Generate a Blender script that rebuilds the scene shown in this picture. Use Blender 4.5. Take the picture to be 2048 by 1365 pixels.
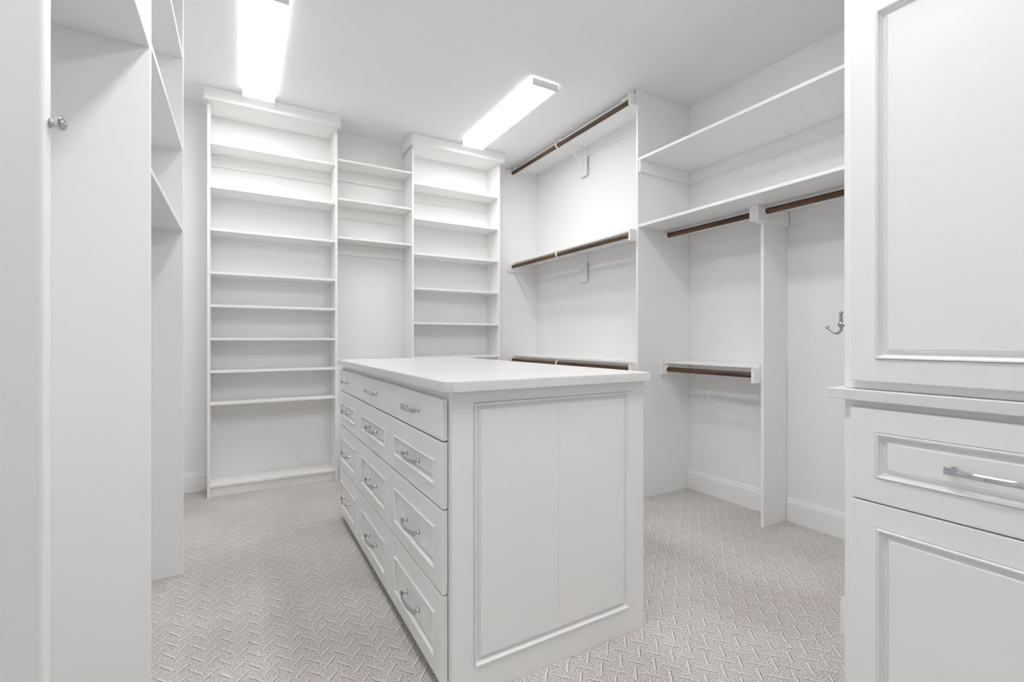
import bpy, bmesh, math, random
from mathutils import Vector, Matrix

# ------------------------------------------------------------------ clear
for o in list(bpy.data.objects):
    bpy.data.objects.remove(o, do_unlink=True)
SC = bpy.context.scene
COL = SC.collection
random.seed(4)

# ------------------------------------------------------------------ camera
EYE = 1.07                                   # eye height, metres
FPX, YAW, HORIZON = 936.865, 30.0696, 679.57   # focal length in px of a 2048 wide frame
cam_d = bpy.data.cameras.new('camera')
cam_d.sensor_fit = 'HORIZONTAL'
cam_d.sensor_width = 36.0
cam_d.lens = 36.0 * FPX / 2048.0
cam_d.shift_y = (HORIZON - 682.5) / 2048.0
cam_d.clip_start = 0.02
cam = bpy.data.objects.new('camera', cam_d)
COL.objects.link(cam)
cam.location = (0, 0, EYE)
cam.rotation_euler = (math.radians(90), 0, math.radians(-YAW))
SC.camera = cam

# ------------------------------------------------------------------ world and exposure
w = bpy.data.worlds.new('world')
SC.world = w
w.use_nodes = True
w.node_tree.nodes['Background'].inputs['Color'].default_value = (1, 1, 1, 1)
w.node_tree.nodes['Background'].inputs['Strength'].default_value = 0.3
LAMP_REAR, LAMP_LEFT, LAMP_RIGHT = 9.8, 13.5, 15.0   # brightness of the lenses: the two in view, the two above the camera
vs = SC.view_settings
vs.view_transform = 'Standard'
vs.look = 'None'
vs.exposure = 1.20
vs.gamma = 1.0
vs.use_curve_mapping = False
SC.cycles.max_bounces = 16
SC.cycles.diffuse_bounces = 10
SC.cycles.glossy_bounces = 6

# ------------------------------------------------------------------ materials
def new_mat(name):
    m = bpy.data.materials.new(name)
    m.use_nodes = True
    nt = m.node_tree
    return m, nt, nt.nodes['Principled BSDF']

def add_bump(nt, bsdf, scale, strength, dist=0.001, detail=2.0, stretch=None):
    tc = nt.nodes.new('ShaderNodeTexCoord')
    n = nt.nodes.new('ShaderNodeTexNoise')
    n.inputs['Scale'].default_value = scale
    n.inputs['Detail'].default_value = detail
    src = tc.outputs['Object']
    if stretch:
        mp = nt.nodes.new('ShaderNodeMapping')
        mp.inputs['Scale'].default_value = stretch
        nt.links.new(src, mp.inputs['Vector'])
        src = mp.outputs['Vector']
    nt.links.new(src, n.inputs['Vector'])
    b = nt.nodes.new('ShaderNodeBump')
    b.inputs['Strength'].default_value = strength
    b.inputs['Distance'].default_value = dist
    nt.links.new(n.outputs['Fac'], b.inputs['Height'])
    nt.links.new(b.outputs['Normal'], bsdf.inputs['Normal'])

def paint(name, rgb, rough, bscale=60, bstr=0.12, spec=0.4):
    m, nt, p = new_mat(name)
    tc = nt.nodes.new('ShaderNodeTexCoord')
    n = nt.nodes.new('ShaderNodeTexNoise')
    n.inputs['Scale'].default_value = 2.5
    n.inputs['Detail'].default_value = 3
    nt.links.new(tc.outputs['Object'], n.inputs['Vector'])
    r = nt.nodes.new('ShaderNodeValToRGB')
    r.color_ramp.elements[0].position = 0.3
    r.color_ramp.elements[1].position = 0.7
    r.color_ramp.elements[0].color = (*[c * 0.985 for c in rgb], 1)
    r.color_ramp.elements[1].color = (*rgb, 1)
    nt.links.new(n.outputs['Fac'], r.inputs['Fac'])
    nt.links.new(r.outputs['Color'], p.inputs['Base Color'])
    p.inputs['Roughness'].default_value = rough
    p.inputs['Specular IOR Level'].default_value = spec
    add_bump(nt, p, bscale, bstr)
    return m

M_WALL = paint('wall_paint', (0.845, 0.848, 0.852), 0.6, 130, 0.18, 0.25)
M_CEIL = paint('ceiling_paint', (0.87, 0.872, 0.877), 0.7, 160, 0.25, 0.2)
M_TRIM = paint('trim_paint', (0.845, 0.845, 0.844), 0.38, 45, 0.06, 0.4)
M_CASE = paint('bookcase_paint', (0.85, 0.844, 0.836), 0.42, 45, 0.06, 0.4)
M_CAB = paint('cabinet_lacquer', (0.835, 0.833, 0.828), 0.33, 30, 0.03, 0.45)
M_TOP = paint('worktop_laminate', (0.72, 0.72, 0.72), 0.22, 30, 0.01, 0.5)
M_SHADE = paint('gap_shade_brown', (0.30, 0.22, 0.15), 0.7, 40, 0.05, 0.2)  # dark brown standing in for shade inside gaps and the toe recess
M_STEEL = paint('lamp_metal_white', (0.78, 0.78, 0.78), 0.4, 40, 0.02, 0.4)
M_PLASTIC = paint('white_plastic', (0.84, 0.84, 0.83), 0.35, 40, 0.02, 0.45)

def metal(name, rgb, rough):
    m, nt, p = new_mat(name)
    p.inputs['Base Color'].default_value = (*rgb, 1)
    p.inputs['Metallic'].default_value = 1.0
    p.inputs['Roughness'].default_value = rough
    add_bump(nt, p, 900, 0.02)
    return m
M_CHROME = metal('polished_chrome', (0.58, 0.59, 0.61), 0.08)
M_NICKEL = metal('satin_nickel', (0.44, 0.43, 0.41), 0.24)

def wood():
    m, nt, p = new_mat('walnut_stained_wood')
    tc = nt.nodes.new('ShaderNodeTexCoord')
    mp = nt.nodes.new('ShaderNodeMapping')
    mp.inputs['Scale'].default_value = (60, 3.0, 60)
    n = nt.nodes.new('ShaderNodeTexNoise')
    n.inputs['Scale'].default_value = 1.0
    n.inputs['Detail'].default_value = 5
    n.inputs['Distortion'].default_value = 1.2
    r = nt.nodes.new('ShaderNodeValToRGB')
    e = r.color_ramp.elements
    e[0].position, e[0].color = 0.30, (0.026, 0.011, 0.005, 1)
    e[1].position, e[1].color = 0.72, (0.16, 0.072, 0.032, 1)
    k = e.new(0.5); k.color = (0.066, 0.030, 0.013, 1)
    nt.links.new(tc.outputs['Object'], mp.inputs['Vector'])
    nt.links.new(mp.outputs['Vector'], n.inputs['Vector'])
    nt.links.new(n.outputs['Fac'], r.inputs['Fac'])
    nt.links.new(r.outputs['Color'], p.inputs['Base Color'])
    p.inputs['Roughness'].default_value = 0.36
    return m
M_WOOD = wood()

def lens_mat(LAMP):
    m, nt, p = new_mat('lit_acrylic_lens')
    p.inputs['Base Color'].default_value = (0.9, 0.9, 0.9, 1)
    p.inputs['Roughness'].default_value = 0.3
    tc = nt.nodes.new('ShaderNodeTexCoord')
    sx = nt.nodes.new('ShaderNodeSeparateXYZ')
    nt.links.new(tc.outputs['Object'], sx.inputs['Vector'])
    a = nt.nodes.new('ShaderNodeMath'); a.operation = 'ABSOLUTE'
    nt.links.new(sx.outputs['X'], a.inputs[0])
    mr = nt.nodes.new('ShaderNodeMapRange')          # two tubes behind the lens
    mr.interpolation_type = 'SMOOTHSTEP'
    mr.inputs['From Min'].default_value = 0.0
    mr.inputs['From Max'].default_value = 0.045
    mr.inputs['To Min'].default_value = 0.8
    mr.inputs['To Max'].default_value = 1.0
    nt.links.new(a.outputs[0], mr.inputs['Value'])
    mu = nt.nodes.new('ShaderNodeMath'); mu.operation = 'MULTIPLY'
    side = nt.nodes.new('ShaderNodeMapRange')        # the upright rims of the lens get less of the tubes' light
    side.inputs['From Min'].default_value = 0.074
    side.inputs['From Max'].default_value = 0.090
    side.inputs['To Min'].default_value = LAMP
    side.inputs['To Max'].default_value = LAMP * 0.03
    nt.links.new(a.outputs[0], side.inputs['Value'])
    nt.links.new(side.outputs['Result'], mu.inputs[1])
    nt.links.new(mr.outputs['Result'], mu.inputs[0])
    p.inputs['Emission Color'].default_value = (1.0, 0.995, 0.985, 1)
    nt.links.new(mu.outputs[0], p.inputs['Emission Strength'])
    return m
M_LENS = {k: lens_mat(k) for k in (LAMP_REAR, LAMP_LEFT, LAMP_RIGHT)}

def carpet():
    m, nt, p = new_mat('woven_chevron_carpet')
    L = nt.links
    def M(op, a, b=None, c=None):
        n = nt.nodes.new('ShaderNodeMath'); n.operation = op
        for i, v in enumerate((a, b, c)):
            if v is None: continue
            if isinstance(v, (int, float)): n.inputs[i].default_value = v
            else: L.new(v, n.inputs[i])
        return n.outputs[0]
    def smooth(v, lo, hi):                     # 1 below lo, 0 above hi
        n = nt.nodes.new('ShaderNodeMapRange'); n.interpolation_type = 'SMOOTHSTEP'
        n.inputs['From Min'].default_value = lo; n.inputs['From Max'].default_value = hi
        n.inputs['To Min'].default_value = 1.0; n.inputs['To Max'].default_value = 0.0
        L.new(v, n.inputs['Value']); return n.outputs['Result']
    tc = nt.nodes.new('ShaderNodeTexCoord')
    nz = nt.nodes.new('ShaderNodeTexNoise'); nz.inputs['Scale'].default_value = 55; nz.inputs['Detail'].default_value = 2
    L.new(tc.outputs['Object'], nz.inputs['Vector'])
    sep = nt.nodes.new('ShaderNodeSeparateXYZ'); L.new(tc.outputs['Object'], sep.inputs['Vector'])
    wob = M('MULTIPLY', M('SUBTRACT', nz.outputs['Fac'], 0.5), 0.006)
    X = M('ADD', sep.outputs['X'], wob); Y = M('ADD', sep.outputs['Y'], wob)
    PX, PY = 0.0842, 0.0680
    def dash(ox, oy, ang):
        u = M('DIVIDE', M('SUBTRACT', X, ox), PX); v = M('DIVIDE', M('SUBTRACT', Y, oy), PY)
        u = M('MULTIPLY', M('SUBTRACT', u, M('ROUND', u)), PX)
        v = M('MULTIPLY', M('SUBTRACT', v, M('ROUND', v)), PY)
        c, s = math.cos(ang), math.sin(ang)
        a = M('ABSOLUTE', M('ADD', M('MULTIPLY', u, c), M('MULTIPLY', v, s)))
        b = M('ABSOLUTE', M('SUBTRACT', M('MULTIPLY', v, c), M('MULTIPLY', u, s)))
        bs = M('ABSOLUTE', M('ADD', M('SUBTRACT', M('MULTIPLY', v, c), M('MULTIPLY', u, s)), 0.0048))
        return (M('MULTIPLY', smooth(b, 0.0011, 0.0034), smooth(a, 0.024, 0.035)),
                M('MULTIPLY', smooth(bs, 0.0008, 0.0026), smooth(a, 0.022, 0.033)))
    d1 = dash(1.517, 0.898, math.radians(49.5))
    d2 = dash(1.559, 0.932, math.radians(-51.0))
    d = M('MAXIMUM', d1[0], M('MULTIPLY', d2[0], 0.85))
    groove_shade = M('MAXIMUM', d1[1], d2[1])  # shadow painted along one side of each dash, sunk in the bump too
    # fine ribs running along X
    rib = M('MULTIPLY_ADD', M('SINE', M('MULTIPLY', M('ADD', sep.outputs['Y'], M('MULTIPLY', wob, 0.25)), 2 * math.pi / 0.0046)), 0.5, 0.5)
    n2 = nt.nodes.new('ShaderNodeTexNoise'); n2.inputs['Scale'].default_value = 230; n2.inputs['Detail'].default_value = 4; n2.inputs['Roughness'].default_value = 0.7
    L.new(tc.outputs['Object'], n2.inputs['Vector'])
    n3 = nt.nodes.new('ShaderNodeTexNoise'); n3.inputs['Scale'].default_value = 2.2; n3.inputs['Detail'].default_value = 3
    L.new(tc.outputs['Object'], n3.inputs['Vector'])
    grain = M('MULTIPLY', M('SUBTRACT', n2.outputs['Fac'], 0.5), 3.4)
    h = M('SUBTRACT', M('ADD', M('MULTIPLY', rib, 0.85), grain), M('MULTIPLY', groove_shade, 0.38))
    ramp = nt.nodes.new('ShaderNodeValToRGB')
    e = ramp.color_ramp.elements
    e[0].position, e[0].color = 0.05, (0.12, 0.112, 0.107, 1)
    e[1].position, e[1].color = 0.80, (0.90, 0.882, 0.866, 1)
    k = e.new(0.42); k.color = (0.66, 0.645, 0.632, 1)
    L.new(h, ramp.inputs['Fac'])
    mx = nt.nodes.new('ShaderNodeMix'); mx.data_type = 'RGBA'
    L.new(M('MULTIPLY', d, 0.66), mx.inputs['Factor'])
    L.new(ramp.outputs['Color'], mx.inputs[6]); mx.inputs[7].default_value = (0.94, 0.928, 0.916, 1)
    # broad soft wear
    mw = nt.nodes.new('ShaderNodeMix'); mw.data_type = 'RGBA'; mw.blend_type = 'MULTIPLY'
    rw = nt.nodes.new('ShaderNodeValToRGB')
    rw.color_ramp.elements[0].position = 0.35; rw.color_ramp.elements[0].color = (0.90, 0.87, 0.85, 1)
    rw.color_ramp.elements[1].position = 0.6; rw.color_ramp.elements[1].color = (1, 1, 1, 1)
    L.new(n3.outputs['Fac'], rw.inputs['Fac'])
    mw.inputs['Factor'].default_value = 1.0
    L.new(mx.outputs[2], mw.inputs[6]); L.new(rw.outputs['Color'], mw.inputs[7])
    L.new(mw.outputs[2], p.inputs['Base Color'])
    p.inputs['Roughness'].default_value = 0.95
    p.inputs['Specular IOR Level'].default_value = 0.1
    b = nt.nodes.new('ShaderNodeBump'); b.inputs['Strength'].default_value = 0.3; b.inputs['Distance'].default_value = 0.003
    L.new(M('ADD', M('MULTIPLY', h, 0.5), d), b.inputs['Height'])
    L.new(b.outputs['Normal'], p.inputs['Normal'])
    return m
M_CARPET = carpet()

# ------------------------------------------------------------------ mesh helpers
def box(x0, x1, y0, y1, z0, z1, bev=0.0012, bm=None, seg=1):
    own = bm is None
    b2 = bmesh.new()
    bmesh.ops.create_cube(b2, size=1.0)
    for v in b2.verts:
        v.co = Vector((x0 + (v.co.x + .5) * (x1 - x0), y0 + (v.co.y + .5) * (y1 - y0), z0 + (v.co.z + .5) * (z1 - z0)))
    bev = min(bev, 0.45 * min(x1 - x0, y1 - y0, z1 - z0))
    if bev > 0:
        bmesh.ops.bevel(b2, geom=b2.edges[:], offset=bev, segments=seg, affect='EDGES', profile=0.5)
    if own: return b2
    me = bpy.data.meshes.new('tmp'); b2.to_mesh(me); b2.free(); bm.from_mesh(me); bpy.data.meshes.remove(me)
    return bm

def sweep(points, radii, seg=12, bm=None, cap=True):
    """round tube through points with a radius per point"""
    bm = bm or bmesh.new()
    pts = [Vector(p) for p in points]
    rings = []
    up0 = Vector((0, 0, 1))
    t0 = (pts[1] - pts[0]).normalized()
    if abs(t0.dot(up0)) > 0.9: up0 = Vector((1, 0, 0))
    nrm = (up0 - t0 * up0.dot(t0)).normalized()
    for i, p in enumerate(pts):
        a = pts[max(i - 1, 0)]; b = pts[min(i + 1, len(pts) - 1)]
        t = (b - a).normalized()
        nrm = (nrm - t * nrm.dot(t)).normalized()
        bi = t.cross(nrm)
        r = radii[i] if isinstance(radii, (list, tuple)) else radii
        rings.append([bm.verts.new(p + (nrm * math.cos(2 * math.pi * k / seg) + bi * math.sin(2 * math.pi * k / seg)) * r) for k in range(seg)])
    for i in range(len(rings) - 1):
        for k in range(seg):
            bm.faces.new((rings[i][k], rings[i][(k + 1) % seg], rings[i + 1][(k + 1) % seg], rings[i + 1][k]))
    if cap:
        bm.faces.new(list(reversed(rings[0]))); bm.faces.new(rings[-1])
    return bm

def lathe(origin, axis, prof, seg=20, bm=None):
    """prof: list of (distance along axis, radius)"""
    o = Vector(origin); ax = Vector(axis).normalized()
    return sweep([o + ax * d for d, r in prof], [max(r, 0.0003) for d, r in prof], seg, bm)

def ball(c, r, bm=None, seg=12):
    bm = bm or bmesh.new()
    bmesh.ops.create_uvsphere(bm, u_segments=seg, v_segments=8, radius=r, matrix=Matrix.Translation(c))
    return bm

def extrude_profile(pts, a, b, frame):
    """pts: 2D polygon (p,q); frame(p,q,s) -> world; runs s from a to b"""
    bm = bmesh.new()
    r0 = [bm.verts.new(frame(p, q, a)) for p, q in pts]
    r1 = [bm.verts.new(frame(p, q, b)) for p, q in pts]
    n = len(pts)
    for i in range(n):
        bm.faces.new((r0[i], r0[(i + 1) % n], r1[(i + 1) % n], r1[i]))
    bm.faces.new(list(reversed(r0))); bm.faces.new(r1)
    return bm

PROFILE = [(0.0, 0.0), (0.0002, -0.0040), (0.0016, -0.0040), (0.0018, 0.0012), (0.0042, 0.0046), (0.0080, 0.0043), (0.0106, 0.0015), (0.0112, -0.0032),
           (0.0142, -0.0042), (0.0152, -0.0078), (0.0192, -0.0096), (0.0207, -0.0096), (0.0340, -0.0020), (0.0352, -0.0012)]

def panel_front(P, W0, W1, H0, H1, th, inset=None, edge=0.003, splits=()):
    """slab with a softened rim and, optionally, a moulded raised panel.
    P(a, b, d): world point; a across, b up, d outwards (front face at d = 0)"""
    bm = bmesh.new()
    def ring(a0, a1, b0, b1, d):
        return [bm.verts.new(P(a0, b0, d)), bm.verts.new(P(a1, b0, d)), bm.verts.new(P(a1, b1, d)), bm.verts.new(P(a0, b1, d))]
    def join(r, s):
        for k in range(4):
            bm.faces.new((r[k], r[(k + 1) % 4], s[(k + 1) % 4], s[k]))
    rings = [ring(W0, W1, H0, H1, -th), ring(W0, W1, H0, H1, -edge),
             ring(W0 + edge * .3, W1 - edge * .3, H0 + edge * .3, H1 - edge * .3, -edge * .3),
             ring(W0 + edge, W1 - edge, H0 + edge, H1 - edge, 0)]
    if inset:
        a0, a1, b0, b1 = inset
        for off, d in PROFILE:
            off *= 0.72; d *= 1.2
            rings.append(ring(a0 + off, a1 - off, b0 + off, b1 - off, d))
    bm.faces.new(list(reversed(rings[0])))
    for r, s in zip(rings, rings[1:]): join(r, s)
    bm.faces.new(rings[-1])
    bmesh.ops.recalc_face_normals(bm, faces=bm.faces[:])
    return bm

# ------------------------------------------------------------------ object helpers
def props(o, label=None, cat=None, group=None, kind=None):
    if label: o['label'] = label
    if cat: o['category'] = cat
    if group: o['group'] = group
    if kind: o['kind'] = kind
    return o

def mesh_of(name, bm, mat, origin=(0, 0, 0), smooth=None):
    bmesh.ops.translate(bm, verts=bm.verts[:], vec=-Vector(origin))
    bmesh.ops.recalc_face_normals(bm, faces=bm.faces[:])
    me = bpy.data.meshes.new(name)
    bm.to_mesh(me); bm.free()
    me.materials.append(mat)
    if smooth:
        for p in me.polygons: p.use_smooth = True
        me.set_sharp_from_angle(angle=math.radians(smooth))
    return me

def thing(name, label, cat, loc, group=None):
    o = bpy.data.objects.new(name, None)
    COL.objects.link(o)
    o.location = loc
    o.empty_display_size = 0.1
    o['origin'] = list(loc)
    return props(o, label, cat, group)

def part(name, bm, mat, parent, smooth=None, label=None):
    org = tuple(parent['origin'])
    o = bpy.data.objects.new(name, mesh_of(name, bm, mat, org, smooth))
    COL.objects.link(o)
    o.parent = parent
    o['origin'] = list(org)
    if label: o['label'] = label
    return o

def place(name, me, loc, parent):
    """a part that shares mesh data; loc in world"""
    o = bpy.data.objects.new(name, me)
    COL.objects.link(o)
    o.parent = parent
    o.location = Vector(loc) - Vector(tuple(parent['origin']))
    o['origin'] = list(parent['origin'])
    return o

def single(name, bm, mat, label, cat, loc, group=None, smooth=None):
    o = bpy.data.objects.new(name, mesh_of(name, bm, mat, loc, smooth))
    COL.objects.link(o)
    o.location = loc
    o['origin'] = list(loc)
    return props(o, label, cat, group)

def struct(name, bm, mat, label):
    o = bpy.data.objects.new(name, mesh_of(name, bm, mat))
    COL.objects.link(o)
    o['origin'] = [0, 0, 0]
    return props(o, label=label, kind='structure')

# ------------------------------------------------------------------ room shell
ZC = 2.745           # ceiling
XL, XR, XR2 = -0.66, 2.804, 2.585   # left wall, right wall, built-out rear part of the right wall
YB, YF = 3.97, -1.75 # back wall, wall behind the camera
YA0, YA1 = 2.287, 2.305   # tall divider between the two right-hand bays
YD0, YD1 = 1.583, 1.601   # short divider in the near right-hand bay
XS, YS = 1.895, 0.862     # corner of the wall return beside the tall cabinet
T = 0.08
struct('floor', box(XL - T, XR + T, YF - T, YB + T, -0.06, 0, 0), M_CARPET, 'light grey carpet woven with small pale chevron dashes')
struct('ceiling', box(XL - T, XR + T, YF - T, YB + T, ZC, ZC + 0.06, 0), M_CEIL, 'plain white painted ceiling')
struct('wall_back', box(XL - T, XR + T, YB, YB + T, 0, ZC, 0), M_WALL, 'white painted wall behind the bookcases')
struct('wall_left', box(XL - T, XL, YF, YB, 0, ZC, 0), M_WALL, 'white painted wall behind the left-hand shelf bays')
struct('wall_right', box(XR, XR + T, YS, YA1, 0, ZC, 0), M_WALL, 'white painted wall of the near right-hand hanging bay')
struct('wall_right_rear', box(XR2, XR + T, YA1 + 0.0, YB, 0, ZC, 0), M_WALL, 'white painted wall behind the triple hanging rods')
struct('wall_return', box(XS, XR + T, YF, YS, 0, ZC, 0), M_WALL, 'white painted wall return beside the tall cabinet')
struct('wall_front', box(XL - T, XS, YF - T, YF, 0, ZC, 0), M_WALL, 'white painted wall behind the camera')

BASE = [(0, 0), (0.014, 0), (0.014, 0.108), (0.0125, 0.116), (0.009, 0.122), (0.0085, 0.130), (0.005, 0.138), (0, 0.138)]
struct('baseboard_back', extrude_profile(BASE, XL, -0.199, lambda p, q, s: Vector((s, YB - p, q))), M_TRIM, 'white baseboard left of the tall bookcase')
struct('baseboard_right', extrude_profile(BASE, YD1 + .001, YA0 - .001, lambda p, q, s: Vector((XR - p, s, q))), M_TRIM, 'white baseboard under the low hanging rod')
struct('baseboard_right_near', extrude_profile(BASE, YS + .014, YD0 - .001, lambda p, q, s: Vector((XR - p, s, q))), M_TRIM, 'white baseboard of the long hanging bay')
struct('baseboard_return', extrude_profile(BASE, XS - 0.010, XR - 0.016, lambda p, q, s: Vector((s, YS + p, q))), M_TRIM, 'white baseboard end beside the tall cabinet')
struct('baseboard_return_side', extrude_profile(BASE, 0.64, YS + 0.010, lambda p, q, s: Vector((XS - p, s, q))), M_TRIM, 'white baseboard on the wall return corner')

# ------------------------------------------------------------------ island
IX0, IX1, IY0, IY1 = 0.531, 1.301, 1.267, 2.945
CZ0, CZ1 = 0.917, 0.9485
isl = thing('drawer_island', 'white island cabinet with three columns of drawers and a moulded end panel', 'island', ((IX0 + IX1) / 2, (IY0 + IY1) / 2, 0))
part('body', box(IX0 + 0.12, IX1, IY0 + 0.020, IY1, 0.0, CZ0 - 0.001, 0.001), M_CAB, isl)
bm = box(IX0, IX0 + 0.1195, IY0 + 0.020, 1.302, 0.020, CZ0 - .001, 0.001)
box(IX0, IX0 + 0.1195, 2.910, IY1, 0.020, CZ0 - .001, 0.001, bm=bm)
box(IX0, IX0 + 0.1195, 1.302, 2.910, 0.020, 0.058, 0.0, bm=bm)
box(IX0, IX0 + 0.1195, 1.302, 2.910, 0.882, CZ0 - .001, 0.0, bm=bm)
part('face_frame', bm, M_CAB, isl)
end = part('end_panel', panel_front(lambda a, b, d: Vector((a, IY0 - d, b)), IX0, IX1, 0.0, CZ0 - 0.001, 0.0195,
                                    inset=(0.602, 1.228, 0.090, 0.881), edge=0.0015), M_CAB, isl, label='large moulded end panel')
part('panel_seam', box(0.9115, 0.9122, IY0 + 0.0004, IY0 + 0.004, 0.118, 0.853, 0), M_CAB, end)
part('toe_board', box(IX0 + 0.050, IX0 + 0.062, IY0 + 0.021, IY1 - 0.001, 0.0, 0.0195, 0.0008), M_SHADE, isl)  # coloured dark to stand for the shade of the toe recess
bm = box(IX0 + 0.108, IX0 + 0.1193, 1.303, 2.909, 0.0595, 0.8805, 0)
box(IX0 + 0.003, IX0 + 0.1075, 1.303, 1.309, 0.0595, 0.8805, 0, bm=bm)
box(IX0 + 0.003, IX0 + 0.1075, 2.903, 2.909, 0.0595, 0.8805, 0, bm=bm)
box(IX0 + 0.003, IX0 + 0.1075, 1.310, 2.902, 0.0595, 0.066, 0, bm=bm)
part('gap_shade_lining', bm, M_SHADE, isl, label='dark brown lining added to shade the drawer gaps')  # dark sheets added so the gaps between drawers look shaded

def handle_mesh():
    """bow pull along Y, standing off a face towards -X"""
    bm = bmesh.new()
    L = 0.150; n = 16; rings = []
    for i in range(n + 1):
        s = -L / 2 + L * i / n
        q = 2 * s / L
        out = 0.0185 + 0.0125 * (1 - q * q)
        hw = 0.0060 + 0.0020 * abs(q) ** 3           # half height, wider at the ends
        th = 0.0030
        ring = []
        for a, b in ((-1, -.55), (-.7, -1), (.7, -1), (1, -.55), (1, .55), (.7, 1), (-.7, 1), (-1, .55)):
            ring.append(bm.verts.new((-(out + b * th), s, a * hw)))
        rings.append(ring)
    for r, s in zip(rings, rings[1:]):
        for k in range(8):
            bm.faces.new((r[k], r[(k + 1) % 8], s[(k + 1) % 8], s[k]))
    bm.faces.new(list(reversed(rings[0]))); bm.faces.new(rings[-1])
    for s in (-0.064, 0.064):
        lathe((0.0005, s, 0), (-1, 0, 0), [(0, 0.0085), (0.003, 0.0085), (0.0045, 0.0060), (0.009, 0.0048), (0.0135, 0.0048), (0.0165, 0.0065), (0.0195, 0.0065)], 12, bm)
    return mesh_of('handle', bm, M_CHROME, smooth=35)
HANDLE = handle_mesh()

XD = 0.511
cols = [(1.2925, 1.8200, 1.348, 1.780), (1.8225, 2.4005, 1.909, 2.341), (2.4030, 2.9250, 2.491, 2.885)]
rows = [(0.7715, 0.8935, None), (0.5700, 0.7665, (0.627, 0.706)), (0.3175, 0.5650, (0.370, 0.503)), (0.0480, 0.3125, (0.105, 0.243))]
hz = [0.835, 0.6665, 0.4300, 0.1720]
for ci, (c0, c1, i0, i1) in enumerate(cols):
    for ri, (r0, r1, ins) in enumerate(rows):
        bm = panel_front(lambda a, b, d: Vector((XD - d, a, b)), c0, c1, r0, r1, IX0 - 0.0030 - XD,
                         inset=(i0, i1, ins[0], ins[1]) if ins else None, edge=0.0035)
        dr = part('drawer', bm, M_CAB, isl)
        hx = XD + (0.0010 if ins else 0.0)
        place('handle', HANDLE, (hx, (i0 + i1) / 2 + (0.0 if ci < 2 else 0.02), hz[ri]), dr)['label'] = 'chrome bow handle'

def chamfer_slab(x0, x1, y0, y1, z0, z1, c, bev=0.0025):
    bm = bmesh.new()
    pts = [(x0 + c, y0), (x1 - c, y0), (x1, y0 + c), (x1, y1 - c), (x1 - c, y1), (x0 + c, y1), (x0, y1 - c), (x0, y0 + c)]
    a = [bm.verts.new((x, y, z0)) for x, y in pts]; b = [bm.verts.new((x, y, z1)) for x, y in pts]
    for i in range(8):
        bm.faces.new((a[i], a[(i + 1) % 8], b[(i + 1) % 8], b[i]))
    bm.faces.new(list(reversed(a))); top = bm.faces.new(b)
    bmesh.ops.bevel(bm, geom=[e for e in bm.edges if abs(e.verts[0].co.z - e.verts[1].co.z) < 1e-6], offset=bev, segments=2, affect='EDGES')
    return bm
single('island_countertop', chamfer_slab(0.500, 1.3255, 1.2365, 2.985, CZ0, CZ1, 0.024), M_TOP,
       'glossy white worktop with clipped corners lying on the drawer island', 'countertop', (0.913, 2.11, CZ0))

# ------------------------------------------------------------------ bookcases on the back wall
BF = 3.750           # front of the stiles
BBK = YB - 0.001
CLEAT_H, CLEAT_T = 0.085, 0.017

def bookcase(label, x0, x1, cx0, cx1, shelves, cleated, group=None):
    th = 0.0175
    t = thing('tall_bookcase', label, 'bookcase', ((x0 + x1) / 2, (BF + YB) / 2, 0), group)
    for a in (x0, x1 - th):
        part('side_panel', box(a, a + th, BF, BBK, 0, 2.668), M_CASE, t)
    for z in shelves:
        part('shelf', box(x0 + th, x1 - th, BF + 0.003, BBK, z - 0.017, z), M_CASE, t)
    for z in cleated:
        part('cleat', box(x0 + th, x1 - th, BBK - CLEAT_T, BBK - .0005, z - 0.017 - CLEAT_H, z - 0.0172), M_CASE, t)
    part('toe_board', box(x0 + th, x1 - th, BF + 0.016, BF + 0.034, 0, shelves[-1] - 0.0172), M_CASE, t)
    part('top_panel', box(x0 - 0.002, x1 + 0.002, 3.70, BBK, 2.669, 2.686), M_CASE, t)
    bm = box(cx0, cx1, 3.681, 3.699, 2.664, ZC - 0.001)
    box(cx0, min(x0 - 0.003, cx0 + 0.018), 3.6985, BBK, 2.664, ZC - 0.001, bm=bm)
    box(max(x1 + 0.003, cx1 - 0.018), cx1, 3.6985, BBK, 2.664, ZC - 0.001, bm=bm)
    part('cornice', bm, M_CASE, t)
    return t
bookcase('wide white bookcase with nine shelves at the left of the back wall', -0.196, 0.638, -0.211, 0.650,
         [2.4105, 2.115, 1.825, 1.5315, 1.308, 1.081, 0.858, 0.640, 0.083], [2.4105, 0.640])
bookcase('narrower white bookcase beside the corner with the hanging rods', 1.219, 2.046, 1.196, 2.058,
         [2.374, 2.084, 1.791, 1.503, 1.214, 0.9265, 0.640, 0.350, 0.083], [2.374])
for z, word in ((2.4525, 'top'), (2.1545, 'middle'), (1.859, 'lowest')):
    t = thing('wall_shelf', f'{word} one of the three short shelves bridging the two bookcases', 'shelf', (0.9285, 3.86, z), 'short shelves between the bookcases')
    part('board', box(0.6385, 1.2185, BF + 0.003, BBK, z - 0.0165, z), M_CASE, t)
    part('cleat', box(0.6385, 1.2185, BBK - CLEAT_T, BBK - .0005, z - 0.0167 - 0.088, z - 0.0168), M_CASE, t)

# ------------------------------------------------------------------ right-hand bays: dividers
XFA = 2.297
single('closet_divider', box(XFA, XR - 0.001, YA0, YA1 - 0.0005, 0, ZC - 0.001), M_TRIM,
       'full-height white divider panel between the two right-hand hanging bays', 'divider', (2.55, 2.296, 0))
single('closet_divider', box(2.565, XR - 0.0145, YD0, YD1, 0, 1.8205), M_TRIM,
       'narrow white divider panel standing under the long right-hand shelf', 'divider', (2.68, 1.592, 0))

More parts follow.
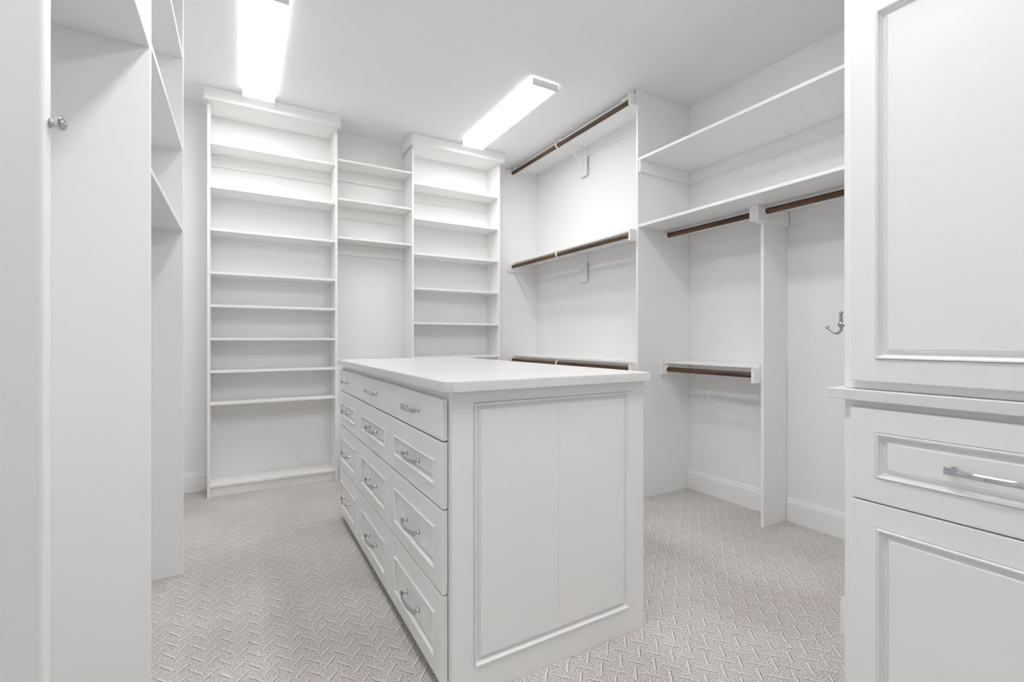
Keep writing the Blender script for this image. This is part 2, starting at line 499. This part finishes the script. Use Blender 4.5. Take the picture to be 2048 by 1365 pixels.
def rod(label, x, y0, y1, z, group, sock=(True, True), r=0.0165):
    t = thing('closet_rod', label, 'rod', (x, (y0 + y1) / 2, z), group)
    part('pole', sweep([(x, y0 + (y1 - y0) * i / 24, z) for i in range(25)], r, 20), M_WOOD, t, smooth=40)
    for y, s, on in ((y0, 1, sock[0]), (y1, -1, sock[1])):
        if on:
            part('rod_socket', lathe((x, y + s * 0.0003, z), (0, s, 0), [(0, r + 0.0065), (0.007, r + 0.006), (0.0085, r + 0.0045)], 20), M_PLASTIC, t, smooth=40)
    return t

# --- rear bay: three tiers of shelf, cleats, bracket and rod
XC = 2.245           # front end of the cleats
XSF = 2.308          # front of the shelf boards
YN = YA1             # near end of the bay
G_SH, G_RD, G_BR = 'shelves over the rear hanging rods', 'rods of the rear hanging bay', 'brackets of the rear hanging bay'
for zs, zr, word in ((2.723, 2.690, 'uppermost'), (1.811, 1.780, 'middle'), (0.905, 0.871, 'lowest')):
    t = thing('hanging_shelf', f'{word} white shelf above a rod in the rear right-hand bay', 'shelf', (2.44, 3.13, zs), G_SH)
    part('board', box(XSF, XR2 - .001, YN + 0.001, YB - .001, zs, zs + 0.0170), M_TRIM, t)
    part('cleat', box(XC, XR2 - .001, YB - 0.020, YB - 0.001, zs - 0.080, zs - 0.0003), M_TRIM, t)
    part('cleat', box(XC, XR2 - .001, YN + 0.001, YN + 0.019, zs - 0.080, zs - 0.0003), M_TRIM, t)
    part('cleat', box(XR2 - 0.018, XR2 - .001, YN + 0.0195, YB - 0.0205, zs - 0.080, zs - 0.0003), M_TRIM, t)
    if word == 'uppermost':
        for a, b in ((2.33, 2.452), (3.150, 3.225), (3.885, 3.949)):
            part('spacer_block', box(XSF - 0.010, XSF - 0.0005, a, b, zs + 0.0005, ZC - 0.0015), M_TRIM, t)
    rod(f'{word} brown wooden rod in the rear right-hand bay', 2.292, YN + 0.0195, YB - 0.0205, zr, G_RD)
    yb = 3.190
    b = thing('shelf_bracket', f'white bracket holding the {word} rear shelf and rod', 'bracket', (XR2, yb, zs - 0.24), G_BR)
    part('backing_plate', box(XR2 - 0.031, XR2 - 0.0185, yb - 0.045, yb + 0.045, zs - 0.245, zs - 0.0005), M_TRIM, b)
    part('upright', box(XR2 - 0.035, XR2 - 0.0315, yb - 0.014, yb + 0.014, zs - 0.215, zs - 0.004), M_PLASTIC, b)
    part('arm', box(XSF + 0.002, XR2 - 0.0352, yb - 0.014, yb + 0.014, zs - 0.0035, zs - 0.0004, 0.0005), M_PLASTIC, b)
    bm = sweep([(XR2 - 0.0355, yb, zs - 0.165), (2.40, yb, zs - 0.012)], 0.0055, 8)
    part('brace', bm, M_PLASTIC, b, smooth=40)
    pts = [(2.292 + 0.0205 * math.cos(a), yb + 0.004, zr + 0.0205 * math.sin(a)) for a in [math.radians(110 + k * 18) for k in range(15)]]
    bm = bmesh.new()
    prev = None
    for p in pts:                                    # flat strap curling round the rod
        c = Vector(p); d = Vector((c.x - 2.292, 0, c.z - zr)).normalized() * 0.0016
        ring = [bm.verts.new(c + d + Vector((0, .009, 0))), bm.verts.new(c + d - Vector((0, .009, 0))),
                bm.verts.new(c - d - Vector((0, .009, 0))), bm.verts.new(c - d + Vector((0, .009, 0)))]
        if prev:
            for k in range(4): bm.faces.new((prev[k], prev[(k + 1) % 4], ring[(k + 1) % 4], ring[k]))
        else: bm.faces.new(list(reversed(ring)))
        prev = ring
    bm.faces.new(prev)
    box(2.276, 2.2945, yb - 0.004, yb + 0.012, zr + 0.0205, zs - 0.0005, 0.0006, bm=bm)
    box(2.276, XSF + 0.004, yb - 0.004, yb + 0.012, zs - 0.0035, zs - 0.0005, 0.0006, bm=bm)
    part('rod_hook', bm, M_PLASTIC, b)

# --- near bay: two long shelves, three rods, one low shelf
G_LS, G_NR = 'long shelves of the near right-hand bay', 'rods of the near right-hand bay'
t = thing('long_shelf', 'highest long white shelf on the right wall below the ceiling', 'shelf', (2.55, 1.57, 2.267), G_LS)
part('board', box(XFA + .001, XR - .001, YS + .001, YA0 - .0005, 2.267, 2.2845), M_TRIM, t)
part('cleat', box(XR - 0.018, XR - .001, YS + .001, YA0 - 0.019, 2.190, 2.2668), M_TRIM, t)
part('cleat', box(XFA + .004, XR - .001, YA0 - 0.0185, YA0 - .0005, 2.190, 2.2668), M_TRIM, t)
t = thing('long_shelf', 'long white shelf on the right wall carrying two dark rods beneath', 'shelf', (2.55, 1.57, 1.821), G_LS)
part('board', box(XFA + .001, XR - .001, YS + .001, YA0 - .0005, 1.821, 1.8385), M_TRIM, t)
part('cleat', box(XR - 0.018, XR - .001, YD1 + .019, YA0 - 0.019, 1.737, 1.8208), M_TRIM, t)
part('cleat', box(XR - 0.018, XR - .001, YS + .020, YD0 - 0.019, 1.737, 1.8208), M_TRIM, t)
part('cleat', box(2.520, XR - .001, YA0 - 0.0185, YA0 - .0005, 1.748, 1.8208), M_TRIM, t)
part('cleat', box(2.520, XR - .001, YS + .001, YS + .019, 1.748, 1.8208), M_TRIM, t)
bm = box(2.488, XR - 0.019, YD0 - 0.0185, YD0 - .0005, 1.737, 1.8208)
part('cleat', bm, M_TRIM, t)
part('cleat', box(2.488, XR - 0.019, YD1 + .0005, YD1 + .0185, 1.737, 1.8208), M_TRIM, t)
part('cleat', box(2.488, 2.5645, YD0 - .0004, YD1 + .0004, 1.737, 1.8208), M_TRIM, t)
rod('dark wooden rod under the long shelf between the two divider panels', 2.558, YD1 + .019, YA0 - .019, 1.790, G_NR)
rod('dark wooden rod under the long shelf nearest the tall cabinet', 2.550, YS + .0195, YD0 - .019, 1.789, G_NR)
t = thing('low_shelf', 'short low white shelf above the bottom rod between the divider panels', 'shelf', (2.68, 1.94, 0.905))
part('board', box(2.553, XR - .001, YD1 + .0005, YA0 - .0005, 0.905, 0.9215), M_TRIM, t)
part('cleat', box(2.503, XR - .001, YA0 - 0.0185, YA0 - .0005, 0.826, 0.9048), M_TRIM, t)
part('cleat', box(2.503, XR - .001, YD1 + .0005, YD1 + .0185, 0.822, 0.9048), M_TRIM, t)
part('cleat', box(XR - 0.018, XR - .001, YD1 + .019, YA0 - .019, 0.826, 0.9048), M_TRIM, t)
rod('short brown wooden rod under the low shelf between the divider panels', 2.556, YD1 + .019, YA0 - .019, 0.864, G_NR)

# --- robe hook on the wall return
hk = thing('wall_hook', 'satin nickel double robe hook with ball tips beside the tall cabinet', 'hook', (1.985, YS, 1.127))
hx, hzc = 1.985, 1.128
HB = YS + 0.057                                     # distance of the ball from the wall
part('base_plate', lathe((hx, YS + .0005, hzc), (0, 1, 0), [(0, .016), (.003, .016), (.006, .011), (.012, .0065), (.040, .006), (.044, .0085), (.050, .0085)], 20), M_NICKEL, hk, smooth=40)
bm = ball((hx, HB, hzc), 0.0115)
sweep([(hx, HB, hzc + 0.008), (hx, HB, hzc + 0.040)], [0.0056, 0.0048], 10, bm)
ball((hx, HB, hzc + 0.044), 0.0072, bm)
part('upright_peg', bm, M_NICKEL, hk, smooth=50)
pts, rr = [], []
for dx, dz in ((0, 4), (-0.6, 8), (-0.2, 11), (1.5, 14.2), (4.5, 16.8), (8, 17.6), (11, 16.6), (14, 14.2), (17, 11), (20, 8), (23, 5)):
    pts.append((hx, HB + dx * 0.0021, hzc - dz * 0.00192)); rr.append(0.0058 - 0.0020 * len(pts) / 11)
bm = sweep(pts, rr, 10)
ball(pts[-1], 0.0066, bm)
part('lower_arm', bm, M_NICKEL, hk, smooth=50)

# ------------------------------------------------------------------ left-hand bays
XLF = -0.227
G_LD, G_LSH = 'left-hand divider panels', 'left-hand shelves'
LA, LB = (1.700, 1.718), (2.592, 2.610)
single('closet_divider', box(XL + .001, XLF, LA[0], LA[1], 0, ZC - 0.001), M_TRIM,
       'white divider panel on the left, second from the camera', 'divider', (-0.44, 1.709, 0), G_LD)
single('closet_divider', box(XL + .001, XLF, LB[0], LB[1], 0, ZC - 0.001), M_TRIM,
       'white divider panel on the left, farthest from the camera', 'divider', (-0.44, 2.601, 0), G_LD)
pn = thing('end_panel', 'tall white panel at the left edge with a chrome knob on its rim', 'panel', (-0.44, 0.87, 0), G_LD)
part('panel', box(XL + .001, XLF, 0.855, 0.884, 0, ZC - 0.001, 0.006, seg=3), M_TRIM, pn, smooth=50)
kz, ky = 1.3665, 0.876
KS = 0.72
part('knob', lathe((XLF - .0010, ky - .003, kz), (1, -0.42, 0), [(a * KS, r * KS) for a, r in ((0, .0085), (.004, .0085), (.006, .0058), (.012, .0058), (.0145, .0090), (.0175, .0118), (.0210, .0126), (.0240, .0118), (.0258, .0098), (.0264, .0085), (.0256, .0072), (.0262, .0056), (.0276, .0044), (.0282, .0026), (.0284, .0004))], 28), M_CHROME, pn, smooth=30, label='small chrome knob')
for z, y0, y1, lab in ((1.925, 0.885, LA[0] - .0005, 'white shelf in the nearest left-hand bay'),
                       (2.357, LA[1] + .0005, LB[0] - .0005, 'highest visible shelf between the two left-hand dividers'),
                       (1.940, LA[1] + .0005, LB[0] - .0005, 'middle visible shelf between the two left-hand dividers'),
                       (1.570, LA[1] + .0005, LB[0] - .0005, 'lowest shelf between the two left-hand dividers')):
    single('side_shelf', box(XL + .001, XLF - .0015, y0, y1, z - 0.009, z + 0.009), M_TRIM, lab, 'shelf', (-0.44, (y0 + y1) / 2, z), G_LSH)

# ------------------------------------------------------------------ tall cabinet on the right
KY0, KY1 = 0.045, 0.605
XB = 1.324           # carcass front
t = thing('base_cabinet', 'white base cabinet at the right edge with one drawer above a panelled door', 'cabinet', (1.61, 0.325, 0))
part('body', box(XB + 0.1201, XS - .001, KY0, KY1, 0, 0.9215), M_CAB, t)
bm = box(XB, XB + .1195, KY0, 0.080, 0, 0.9215)
box(XB, XB + .1195, 0.572, KY1, 0, 0.9215, bm=bm)
box(XB, XB + .1195, 0.080, 0.572, 0, 0.085, 0, bm=bm)
box(XB, XB + .1195, 0.080, 0.572, 0.892, 0.9215, 0, bm=bm)
part('face_frame', bm, M_CAB, t)
part('gap_shade_lining', box(XB + .108, XB + .1195, 0.081, 0.571, 0.086, 0.891, 0), M_SHADE, t)  # dark sheet added to shade the gap between drawer and door
Pk = lambda x: (lambda a, b, d: Vector((x - d, a, b)))
dr = part('drawer', panel_front(Pk(1.305), 0.066, 0.584, 0.6825, 0.905, XB - .0006 - 1.305, inset=(0.119, 0.531, 0.741, 0.850)), M_CAB, t)
place('handle', HANDLE, (1.306, 0.325, 0.793), dr)['label'] = 'chrome bow handle'
part('door', panel_front(Pk(1.305), 0.066, 0.584, 0.070, 0.6795, XB - .0006 - 1.305, inset=(0.119, 0.529, 0.125, 0.624)), M_CAB, t)
t = thing('wall_cabinet', 'tall white upper cabinet with a panelled door at the right edge', 'cabinet', (1.61, 0.325, 0.949))
part('body', box(1.322, XS - .001, KY0, KY1, 0.949, ZC - .001), M_CAB, t)
part('door', panel_front(Pk(1.302), 0.066, 0.585, 0.969, 1.904, 1.322 - .0006 - 1.302, inset=(0.119, 0.530, 1.023, 1.849)), M_CAB, t)
part('door', panel_front(Pk(1.302), 0.066, 0.585, 1.945, 2.680, 1.322 - .0006 - 1.302, inset=(0.119, 0.530, 1.999, 2.626)), M_CAB, t)
single('cabinet_countertop', box(1.293, XS - .001, 0.02, 0.630, 0.922, 0.9485, 0.002, seg=2), M_TOP,
       'white worktop slab between the base and upper cabinet at the right edge', 'countertop', (1.59, 0.325, 0.922))

# ------------------------------------------------------------------ ceiling lights
def fixture(cx, cy, power, label):
    W, Ln, zb = 0.096, 1.085, 2.692
    t = thing('ceiling_light', label, 'light', (cx, cy, zb), 'fluorescent ceiling lights')
    y0, y1 = cy - Ln / 2, cy + Ln / 2
    part('housing', box(cx - 0.078, cx + 0.078, y0 + 0.01, y1 - 0.01, 2.7375, ZC - 0.0005), M_STEEL, t)
    prof = [(-W, 2.737), (-W + .002, 2.712), (-W + .008, 2.700), (-W + .020, 2.6945), (-0.045, 2.693), (0, 2.6945),
            (0.045, 2.693), (W - .020, 2.6945), (W - .008, 2.700), (W - .002, 2.712), (W, 2.737)]
    bm = extrude_profile(prof, y0 + 0.0035, y1 - 0.0035, lambda p, q, s: Vector((cx + p, s, q)))
    part('lens', bm, M_LENS[power], t)
    for a in (y0, y1 - 0.003):
        part('end_plate', box(cx - W - .001, cx + W + .001, a, a + 0.003, 2.691, 2.7405, 0.0006), M_STEEL, t)
fixture(0.106, 3.050, LAMP_REAR, 'lit fluorescent ceiling light in front of the wide bookcase')
fixture(1.703, 3.050, LAMP_REAR, 'lit fluorescent ceiling light near the rear hanging rods')
fixture(0.240, 0.700, LAMP_LEFT, 'lit fluorescent ceiling light directly above the camera, left of two')
fixture(1.230, 0.700, LAMP_RIGHT, 'lit fluorescent ceiling light directly above the camera, right of two')

for o in bpy.data.objects:
    if 'origin' in o: del o['origin']
